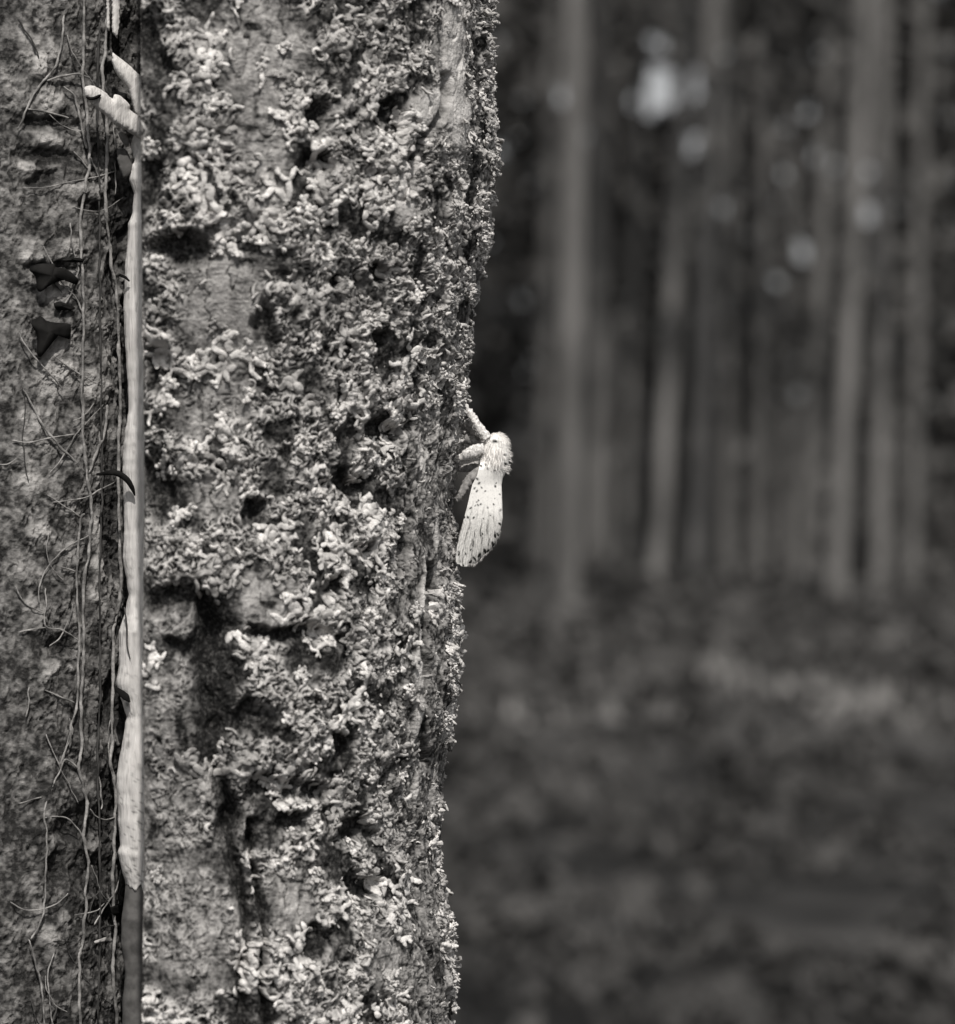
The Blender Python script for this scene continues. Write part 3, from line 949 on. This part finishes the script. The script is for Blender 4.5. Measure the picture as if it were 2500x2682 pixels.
def lathe_mesh(name, rows):
    n, s, _ = rows.shape
    v = np.concatenate([rows.reshape(-1, 3), rows[0].mean(0)[None], rows[-1].mean(0)[None]])
    k = np.arange(s)
    t = np.concatenate([np.stack([np.full(s, n * s), (k + 1) % s, k], -1), np.stack([np.full(s, n * s + 1), (n - 1) * s + k, (n - 1) * s + (k + 1) % s], -1)])
    return mesh_np(name, v, grid_quads(n, s, True), t)


stem = empty('bleached_stem', P(np.array([350.]), np.array([2700.]), np.array([SY]))[0] * np.array((1, 1, 0)), 'pale bare barkless stem running down beside the creeper-clad tree', 'stem')
ys = np.arange(318, 2330, 5.0)
le = np.interp(ys, left_edge[:, 0], left_edge[:, 1]) + 1.8 * fbm(ys / 34, ys * 0, 2, 3)
re = 412 + 4 * perlin(ys / 160, ys * 0, 9)
rows = stem_rows(ys, le, re, SY)
rows[-1] = rows[-2].mean(0) + (rows[-1] - rows[-2].mean(0)) * .8
for k in range(6):
    rows[-1 - k, :, 2] += 0.0030 * fbm(np.arange(44) * .8, np.zeros(44) + .3, 2, 8) * (1 - k / 6)
rows[:3] = rows[3].mean(0) + (rows[:3] - rows[3].mean(0)) * np.array([.5, .8, .95])[:, None, None]
me = lathe_mesh('stem', rows)
vv = np.array([v.co[:] for v in me.vertices])
px, py = project(vv)
tn = 0.72 + 0.20 * fbm(px / 20, py / 70, 3, 44) + 0.14 * fbm(px / 5, py / 60, 3, 45) - 0.35 * smooth01(perlin(px / 3.2, py / 90, 48), 0.40, 0.6) - 0.6 * smooth01(perlin(px / 4.5, py / 5, 49), 0.52, 0.65) * smooth01(py, 1600, 2200)
for (sx, sy, sr) in [(355, 2222, 6), (349, 2250, 6), (340, 2280, 4), (363, 2291, 4), (332, 2285, 4), (353, 2313, 5), (366, 2306, 3), (365, 1778, 3), (332, 1763, 4), (352, 1770, 3), (333, 1845, 6)]:
    tn -= 0.9 * np.exp(-((px - sx) ** 2 + (py - sy) ** 2) / sr ** 2)
set_attr(me, 'tone', np.clip(tn, -0.5, 1))
body = put('stem', me, M_pale, stem)
# darker grey lower sleeve, down to the ground
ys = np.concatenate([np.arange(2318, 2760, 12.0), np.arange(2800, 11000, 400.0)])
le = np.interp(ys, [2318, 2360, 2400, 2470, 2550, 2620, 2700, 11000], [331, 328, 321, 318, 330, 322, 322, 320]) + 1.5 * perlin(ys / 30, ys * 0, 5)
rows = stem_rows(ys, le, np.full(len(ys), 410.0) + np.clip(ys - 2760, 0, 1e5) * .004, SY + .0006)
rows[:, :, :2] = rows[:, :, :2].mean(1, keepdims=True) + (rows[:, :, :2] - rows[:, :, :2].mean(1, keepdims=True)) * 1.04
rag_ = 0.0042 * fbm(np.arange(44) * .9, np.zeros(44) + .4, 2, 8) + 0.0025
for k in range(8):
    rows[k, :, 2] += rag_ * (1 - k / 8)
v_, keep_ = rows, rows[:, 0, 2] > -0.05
put('lower_sleeve', lathe_mesh('lower_sleeve', rows[keep_]), M_sleeve, stem)
bpy.data.objects['lower_sleeve']['label'] = 'darker grey lower length'


def swept(name, centre, half, depth, mat, parent, sides=16, flat=0.7):
    """rounded limb from centre pixels and half-widths in pixels"""
    c = resample(np.array(centre, float), len(centre) * 6)
    hw = np.interp(np.linspace(0, 1, len(c)), np.linspace(0, 1, len(half)), half)
    hw = hw * (1 + 0.06 * perlin(np.arange(len(c)) * .6, np.zeros(len(c)), 3))
    w = P(c[:, 0], c[:, 1], np.interp(np.linspace(0, 1, len(c)), np.linspace(0, 1, len(depth)), depth))
    v, q, t = tube_np(w, hw * K * np.mean(depth), sides, flat)
    me = mesh_np(name, v, q, t)
    if mat is M_pale:
        px, py = project(v)
        set_attr(me, 'tone', 0.6 + 0.25 * fbm(px / 20, py / 30, 3, 46))
    return put(name, me, mat, parent)


def slab(name, outline, depth, thick, mat, parent, seed=0, jag=1.5):
    """weathered piece of wood: an irregular outline with a domed front and back; depth runs from its left to its right end"""
    p = np.array(outline, float)
    seg = np.linalg.norm(np.roll(p, -1, 0) - p, axis=1)
    ring = np.concatenate([p[i] + (p[(i + 1) % len(p)] - p[i]) * np.linspace(0, 1, max(2, int(seg[i] / 4)), endpoint=False)[:, None] for i in range(len(p))])
    m = len(ring)
    for _ in range(2):
        ring = 0.25 * np.roll(ring, 1, 0) + 0.5 * ring + 0.25 * np.roll(ring, -1, 0)
    ring += jag * np.stack([perlin(np.arange(m) * .45, np.zeros(m) + seed, 3), perlin(np.arange(m) * .45, np.zeros(m) + seed, 5)], -1)
    x0, x1 = ring[:, 0].min(), ring[:, 0].max()
    gx_, gy_ = np.meshgrid(np.arange(x0 + 2, x1, 3.0), np.arange(ring[:, 1].min() + 2, ring[:, 1].max(), 3.0))
    q = np.stack([gx_.ravel(), gy_.ravel()], -1)
    inside = np.zeros(len(q), bool)
    dist = np.full(len(q), 1e9)
    for i in range(m):
        (ax_, ay_), (bx_, by_) = ring[i], ring[(i + 1) % m]
        cr_ = ((ay_ > q[:, 1]) != (by_ > q[:, 1]))
        inside ^= cr_ & (q[:, 0] < (bx_ - ax_) * (q[:, 1] - ay_) / (by_ - ay_ + 1e-12) + ax_)
        dist = np.minimum(dist, np.hypot(q[:, 0] - ax_, q[:, 1] - ay_))
    q, dist = q[inside & (dist > 1.6)], dist[inside & (dist > 1.6)]
    al = np.concatenate([ring, q])
    res = delaunay_2d_cdt([Vector(p_) for p_ in al], [], [list(range(m))], 1, 1e-6)
    pts2 = np.array([p_[:] for p_ in res[0]])
    tri = np.array([f for f in res[2] if len(f) == 3])
    dd = np.min(np.hypot(pts2[:, None, 0] - ring[None, :, 0], pts2[:, None, 1] - ring[None, :, 1]), 1)
    dd[:m] = 0
    half = thick / (K * .885)
    dom = thick * np.sqrt(np.clip(1 - (1 - np.clip(dd / half, 0, 1)) ** 2, 0, 1)) * (1 + 0.10 * fbm(pts2[:, 0] / 45, pts2[:, 1] / 45, 2, seed + 2))
    Yb = np.interp(pts2[:, 0], [x0, x1], depth)
    v = np.concatenate([P(pts2[:, 0], pts2[:, 1], Yb - dom), P(pts2[:, 0], pts2[:, 1], Yb + dom + 0.00005)])
    n2 = len(pts2)
    k = np.arange(m)
    k2 = (k + 1) % m
    me = mesh_np(name, v, np.stack([k, k + n2, k2 + n2, k2], -1), np.concatenate([tri, tri[:, ::-1] + n2]))
    px, py = project(v)
    set_attr(me, 'tone', 0.72 + 0.25 * fbm(px / 14, py / 22, 3, 46 + seed) + 0.18 * fbm((px + py) / 4, (px - py) / 40, 3, 47))
    return put(name, me, mat, parent)


slab('limb', [(294, 136), (299, 141), (318, 155), (340, 172), (366, 198), (384, 222), (388, 250), (388, 300), (378, 318), (362, 312), (351, 292), (346, 268), (341, 250), (334, 230), (320, 213), (307, 198), (297, 178), (292, 160)], [.884, .8885], .0022, M_pale, stem, 1, 1.0)
slab('limb', [(291, -60), (313, -60), (314, 60), (311, 84), (307, 104), (299, 92), (293, 84)], [.886, .887], .0012, M_pale, stem, 2, 1.2)
slab('limb', [(276, -60), (287, -60), (288, 84), (280, 80)], [.884, .885], .0008, M_pale, stem, 7, 1.2)
st = slab('broken_stub', [(219, 229), (232, 224), (247, 225), (262, 233), (277, 243), (290, 256), (294, 262), (299, 246), (310, 248), (320, 255), (332, 266), (342, 276), (338, 286), (350, 295), (364, 305), (380, 318), (390, 345), (388, 378), (374, 370), (352, 356), (334, 345), (312, 333), (296, 322), (279, 305), (262, 292), (248, 280), (236, 268), (226, 258), (220, 246)], [.8725, .8865], .0022, M_pale, stem, 3, 1.6)
st['label'] = 'broken flattened stub pointing up to the left'
slab('splinter', [(308, 350), (318, 342), (330, 352), (340, 372), (336, 388), (322, 376)], [.884, .886], .0008, M_vine, stem, 4)
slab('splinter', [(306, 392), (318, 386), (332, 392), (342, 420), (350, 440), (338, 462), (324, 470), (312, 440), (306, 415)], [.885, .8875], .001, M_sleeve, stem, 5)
slab('knot', [(222, 250), (232, 255), (246, 254), (262, 246), (268, 249), (258, 259), (240, 264), (228, 262)], [.8695, .8735], .0006, M_darkleaf, stem, 6, .8)
swept('dark_thorn', [(252, 1243), (282, 1239), (308, 1240), (332, 1256), (346, 1278), (353, 1298)], [3, 6, 8, 8, 6, 2], [.879, .882, .883], M_darkleaf, ltree)
swept('dark_thorn', [(312, 720), (328, 727), (339, 737)], [4, 4, 2], [.884, .884], M_darkleaf, ltree)
swept('leaf', [(300, 1799), (318, 1815), (330, 1826), (340, 1839)], [3, 9, 10, 2], [.8835, .8835], M_darkleaf, ltree, flat=0.3)
swept('creeper_stem', [(326, 1590), (332, 1640), (333, 1690), (341, 1726)], [2, 2.2, 2, 1], [.8838, .8838], M_vine_dark, ltree)

# ------------------------------------------------------------------ the moth
YC = 0.8935
M_wing = bpy.data.materials.new('moth wing')
M_wing.use_nodes = True
N, L = M_wing.node_tree.nodes, M_wing.node_tree.links
b = N['Principled BSDF']
b.inputs['Roughness'].default_value = 0.9
b.inputs['Specular IOR Level'].default_value = 0.1
at = N.new('ShaderNodeAttribute'); at.attribute_name = 'tone'
tc = N.new('ShaderNodeTexCoord')
nz = N.new('ShaderNodeTexNoise'); nz.inputs['Scale'].default_value = 2600; nz.inputs['Detail'].default_value = 3
L.new(tc.outputs['Object'], nz.inputs['Vector'])
ma = N.new('ShaderNodeMath'); ma.operation = 'MULTIPLY_ADD'; ma.inputs[1].default_value = 0.5
ms = N.new('ShaderNodeMath'); ms.operation = 'ADD'; ms.inputs[1].default_value = -0.25
L.new(at.outputs['Fac'], ms.inputs[0]); L.new(nz.outputs['Fac'], ma.inputs[0]); L.new(ms.outputs[0], ma.inputs[2])
rp = N.new('ShaderNodeValToRGB')
rp.color_ramp.elements[0].color = (0.015, 0.015, 0.014, 1)
rp.color_ramp.elements[1].color = (0.84, 0.82, 0.785, 1)
L.new(ma.outputs[0], rp.inputs['Fac']); L.new(rp.outputs[0], b.inputs['Base Color'])
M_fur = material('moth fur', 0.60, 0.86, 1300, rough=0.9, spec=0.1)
M_greyfur = material('grey moth fur', 0.16, 0.42, 700, rough=0.95, spec=0.1)  # far and underside legs: their shade is put into the fur colour

moth_at = P(np.array([1275.]), np.array([1480.]), np.array([YC]))[0]
moth = empty('moth', moth_at, 'white furry moth with dark spotted wings clinging head-up to the trunk', 'moth')
WL = np.array([(1181, 1264), (1204, 1260), (1229, 1253), (1246, 1249), (1269, 1237), (1292, 1231), (1327, 1223), (1364, 1213), (1400, 1203), (1427, 1197), (1457, 1193), (1470, 1194), (1478, 1198), (1484, 1207)], float)
WR = np.array([(1181, 1272), (1190, 1290), (1200, 1302), (1220, 1310), (1246, 1317), (1271, 1313), (1297, 1314), (1329, 1315), (1357, 1316), (1382, 1312), (1407, 1305), (1427, 1295), (1445, 1280), (1457, 1267), (1470, 1256), (1478, 1246), (1484, 1236)], float)
SPOTS = [(1279, 1203, 4), (1291, 1191, 2), (1271, 1218, 2.6), (1277, 1228, 3.6), (1259, 1221, 3), (1249, 1255, 3), (1254, 1266, 3), (1286, 1236, 1.6), (1296, 1233, 2), (1242, 1280, 2.6), (1248, 1287, 2.6), (1261, 1278, 2.1), (1270, 1287, 2),
         (1296, 1274, 2.6), (1299, 1266, 2), (1308, 1295, 2), (1295, 1306, 1.6), (1253, 1311, 2), (1248, 1315, 2), (1251, 1323, 2.2), (1258, 1321, 2.2), (1244, 1325, 2), (1232, 1331, 2.6), (1277, 1330, 2), (1292, 1321, 2), (1310.5, 1336, 3),
         (1240, 1356, 2.6), (1225, 1355, 2.6), (1216, 1355, 2.2), (1308, 1372, 3), (1304, 1401, 3.2), (1296, 1404, 2.6), (1263, 1398, 1.6), (1290, 1425, 4), (1297, 1426, 3), (1269, 1443, 4), (1278, 1445, 3.6), (1254, 1454, 3), (1266, 1459, 3),
         (1243, 1464, 3), (1230, 1474, 3.6), (1250, 1477, 3.2), (1236, 1481, 2.6), (1213, 1481, 3), (1202, 1446, 2.4), (1201, 1452, 2), (1219, 1450, 2), (1232, 1440, 1.8), (1265, 1358, 1.6), (1284, 1350, 1.6)]


def wing(sign, name):
    nr, nc = 190, 70
    ys = np.linspace(1181, 1484, nr)
    s = np.linspace(0, 1, nr)
    l = np.interp(ys, WL[:, 0], WL[:, 1])
    r = np.interp(ys, WR[:, 0], WR[:, 1])
    tt = np.linspace(0, 1, nc)
    PX = l[:, None] * (1 - tt) + r[:, None] * tt
    PY = np.repeat(ys[:, None], nc, 1)
    S = np.repeat(s[:, None], nc, 1)
    Tm = np.repeat(tt[None], nr, 0)
    # scalloped outer margin
    marg = smooth01(S, 0.72, 1.0)
    ang = np.arctan2(PX - 1278, PY - 1130)
    aw = ang + 0.012 * fbm(ang * 30, ang * 0 + 2, 2, 5)
    scal = np.abs(np.sin(aw * 46)) ** 0.6
    rag = 0.5 + 0.9 * np.abs(fbm(ang * 60, ang * 0, 3, 8))
    PY = PY - marg ** 4 * 6 * (1 - scal) * rag + marg ** 6 * 3 * perlin(ang * 260, ang * 0, 4)
    PX = PX - marg ** 2 * Tm * 2 * (1 - scal)
    dep = 0.0014 + 0.0040 * np.sqrt(np.clip(1 - Tm, 0, 1)) * (1 - 0.25 * S) + 0.0024 * (1 - smooth01(S, 0.0, 0.3)) * Tm
    streak = np.cos(ang * 92 + 1.6 * fbm(PX / 14, PY / 40, 2, 3)) * (0.6 + 0.5 * fbm(PX / 9, PY / 24, 2, 6))
    fine = np.cos(ang * 330 + 2 * fbm(PX / 8, PY / 20, 2, 13))
    wt = 1 - smooth01(S, 0.0, 0.17)
    dep = dep * (1 - wt) + wt * (np.sqrt(np.clip(35.0 ** 2 - (PX - 1296) ** 2, 0, None)) * K * YC - 0.0003 * (1 - S / 0.17))
    dep = dep + 0.00006 * streak * smooth01(S, 0.2, 0.5)
    w = P(PX, PY, np.full(PX.shape, YC)) 
    w[..., 1] += -sign * dep
    lower = smooth01(PY, 1310, 1400)
    tone = 1.02 - 0.28 * lower + 0.10 * fbm(PX / 6, PY / 10, 3, 71) - (0.06 + 0.34 * smooth01(PY, 1290, 1360)) * smooth01(streak, 0.15, 0.85)
    tone -= 0.12 * smooth01(fbm(PX / 2.0, PY / 5.0, 2, 75), 0.1, 0.6) + 0.24 * lower * smooth01(fine, 0.2, 0.9) + 0.10 * lower * Tm
    for (sx, sy, sr) in SPOTS:
        sr = sr * 1.15
        rx = sr * (0.8 if sy > 1390 else 0.95)
        ry = sr * (1.5 if sy > 1390 else 1.15)
        jx_, jy_ = 1.1 * perlin(PX / 2.2, PY / 2.2, int(sx)), 1.1 * perlin(PX / 2.2, PY / 2.2, int(sy))
        tilt = 0.5 * math.sin(sx * 3.1)
        d = ((PX + jx_ - sx - tilt * (PY - sy)) / rx) ** 2 + ((PY + jy_ - sy) / ry) ** 2
        tone -= (0.75 + 0.4 * abs(math.sin(sx * 7.7))) * np.exp(-d ** 1.3)
    v = np.concatenate([w.reshape(-1, 3), (w + np.array((0, sign * 0.00012, 0))).reshape(-1, 3)])
    g = grid_quads(nr, nc)
    m = nr * nc
    bord = np.concatenate([np.arange(nc), np.arange(1, nr) * nc + nc - 1, (nr - 1) * nc + np.arange(nc - 2, -1, -1), np.arange(nr - 2, 0, -1) * nc])
    b2 = np.roll(bord, -1)
    q = np.concatenate([g, g[:, ::-1] + m, np.stack([bord, bord + m, b2 + m, b2], -1)])
    me = mesh_np(name, v, q)
    set_attr(me, 'tone', np.clip(np.concatenate([tone.ravel(), tone.ravel()]), -0.3, 1.2))
    return put(name, me, M_wing, moth)


near_wing = wing(1, 'forewing')
wing(-1, 'forewing')
# body: head, thorax and abdomen as one surface
bc = np.array([(1297, 1134, 3), (1298, 1139, 17), (1298, 1150, 27), (1298, 1165, 32), (1297, 1185, 35), (1296, 1205, 36), (1292, 1228, 34), (1284, 1255, 28), (1272, 1290, 25), (1262, 1325, 23), (1252, 1360, 20), (1244, 1395, 15), (1238, 1425, 9), (1236, 1440, 2)], float)
cc = resample(bc, 70)
w = P(cc[:, 0], cc[:, 1], np.full(len(cc), YC))
v, q, t = tube_np(w, cc[:, 2] * K * YC, 28)
px, py = project(v)
front = (v[:, 1] < YC)
bump = 0.00022 * fbm(px / 3.0, py / 9.0, 3, 81)
cen = np.concatenate([np.repeat(w, 28, 0), w[:1], w[-1:]])
nrm = v - cen
nrm /= np.linalg.norm(nrm, axis=1, keepdims=True) + 1e-9
v = v + nrm * bump[:, None]
me = mesh_np('body', v, q, t)
px, py = project(v)
tone = 0.92 + 0.22 * fbm(px / 2.6, py / 9, 3, 85) - 0.45 * smooth01(py, 1225, 1270) - 0.25 * (1 - smooth01(py, 1130, 1146)) * (px < 1290)  # abdomen's shade under the wings put into the tone
for (sx, sy, sr) in [(1295, 1156, 6), (1322, 1191, 4.5), (1323, 1216, 5), (1262, 1160, 5), (1310, 1172, 2), (1282, 1170, 1.8)]:
    tone -= 1.3 * np.exp(-(((px - sx) / sr) ** 2 + ((py - sy) / (sr * .85)) ** 2) ** 1.5)
set_attr(me, 'tone', np.clip(tone, -.3, 1.2))
body = put('body', me, M_wing, moth)


def hairs(name, roots, dirs, length, rad, mat, parent, seed):
    r = np.random.default_rng(seed)
    m = len(roots)
    d = dirs + r.normal(0, .38, (m, 3))
    d /= np.linalg.norm(d, axis=1, keepdims=True)
    L_ = (length * r.uniform(.45, 1.15, m))[:, None]
    e = np.cross(d, r.normal(size=(m, 3)))
    e /= np.linalg.norm(e, axis=1, keepdims=True)
    f = np.cross(d, e)
    dr = np.array((0, 0, -1.0)) * L_ * .22
    mid, tip = roots + d * L_ * .55, roots + d * L_ + dr
    v = np.stack([roots + e * rad, roots - e * rad * .5 + f * rad * .87, roots - e * rad * .5 - f * rad * .87,
                  mid + e * rad * .8, mid - e * rad * .4 + f * rad * .7, mid - e * rad * .4 - f * rad * .7, tip], 1).reshape(-1, 3)
    o = (np.arange(m) * 7)[:, None, None]
    q = (np.array([[0, 1, 4, 3], [1, 2, 5, 4], [2, 0, 3, 5]])[None] + o).reshape(-1, 4)
    t = (np.array([[3, 4, 6], [4, 5, 6], [5, 3, 6]])[None] + o).reshape(-1, 3)
    ob = put(name, mesh_np(name, v, q, t, False), mat, parent)
    ob['kind'] = 'stuff'
    return ob


kk = rng.choice(np.where((py < 1240) & (py > 1134))[0], 1900)
rt, dn = v[kk], nrm[kk]
clear = ((px[kk] - 1295) ** 2 + (py[kk] - 1150) ** 2 > 90) & ((px[kk] - 1323) ** 2 + (py[kk] - 1186) ** 2 > 60) & ((px[kk] - 1324) ** 2 + (py[kk] - 1211) ** 2 > 60)
hairs('fur', rt[clear], dn[clear] + np.array((0.15, 0, -0.25)), 0.0014, 0.00005, M_fur, body, 3)
ks = np.where((py < 1215) & (py > 1165) & (px > 1255) & (px < 1315) & (v[:, 1] < YC - .001))[0]
ks = rng.choice(ks, 240)
hairs('shoulder_fur', v[ks] + np.array((0, -0.0008, 0)), np.array((0.0, -0.5, -1.6)) + nrm[ks] * .4, 0.0024, 0.00006, M_fur, body, 4)

M_legfur = material('leg fur', 0.34, 0.84, 1500, rough=0.95, spec=0.05)
# soft fringe along the wing's outer margin
fy = np.concatenate([rng.uniform(1390, 1484, 110)])
fx = np.interp(fy, WR[:, 0], WR[:, 1])
bx = rng.uniform(1198, 1242, 40)
fx, fy = np.concatenate([fx, bx]), np.concatenate([fy, np.full(40, 1480.0)])
fr_ = P(fx, fy, np.full(len(fx), YC))
fr_[:, 1] -= 0.0014 + 0.003 * np.clip((1290 - fx) / 90, 0, 1) * 0.9
fd_ = np.stack([(fx - 1278) / 160, np.zeros(len(fx)), -np.ones(len(fx))], -1) * 1.6
hairs('fringe', fr_ - fd_ * 0.0003, fd_, 0.0009, 0.00005, M_legfur, near_wing, 61)
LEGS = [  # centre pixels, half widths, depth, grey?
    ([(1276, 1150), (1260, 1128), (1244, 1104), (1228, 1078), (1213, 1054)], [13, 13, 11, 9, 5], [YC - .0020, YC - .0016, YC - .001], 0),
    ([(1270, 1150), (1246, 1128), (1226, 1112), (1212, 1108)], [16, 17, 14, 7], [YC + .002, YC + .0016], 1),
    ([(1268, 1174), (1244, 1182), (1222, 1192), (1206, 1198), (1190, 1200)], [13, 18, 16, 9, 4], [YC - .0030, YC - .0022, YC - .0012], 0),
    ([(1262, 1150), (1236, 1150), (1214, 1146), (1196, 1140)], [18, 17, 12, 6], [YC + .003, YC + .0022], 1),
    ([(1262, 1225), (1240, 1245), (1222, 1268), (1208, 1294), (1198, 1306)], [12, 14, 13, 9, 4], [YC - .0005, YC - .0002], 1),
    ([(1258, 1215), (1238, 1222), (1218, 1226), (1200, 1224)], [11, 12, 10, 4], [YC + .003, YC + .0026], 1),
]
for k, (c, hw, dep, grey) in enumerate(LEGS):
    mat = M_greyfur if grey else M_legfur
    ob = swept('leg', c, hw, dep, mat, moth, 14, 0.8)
    co = np.array([x.co[:] for x in ob.data.vertices])
    no = np.array([x.normal[:] for x in ob.data.vertices])
    ii = rng.choice(len(co), 1300)
    bmp = 0.00035 * fbm(co[:, 0] * 1400, co[:, 2] * 1400, 3, 90 + k)
    co = co + no * bmp[:, None]
    ob.data.vertices.foreach_set('co', co.astype(np.float32).ravel())
    ob.data.update()
    hairs('fur', co[ii], no[ii] * 1.2 + np.array((-.3, 0, -.4)), 0.0017, 0.00007, mat, ob, 20 + k)
print('done')
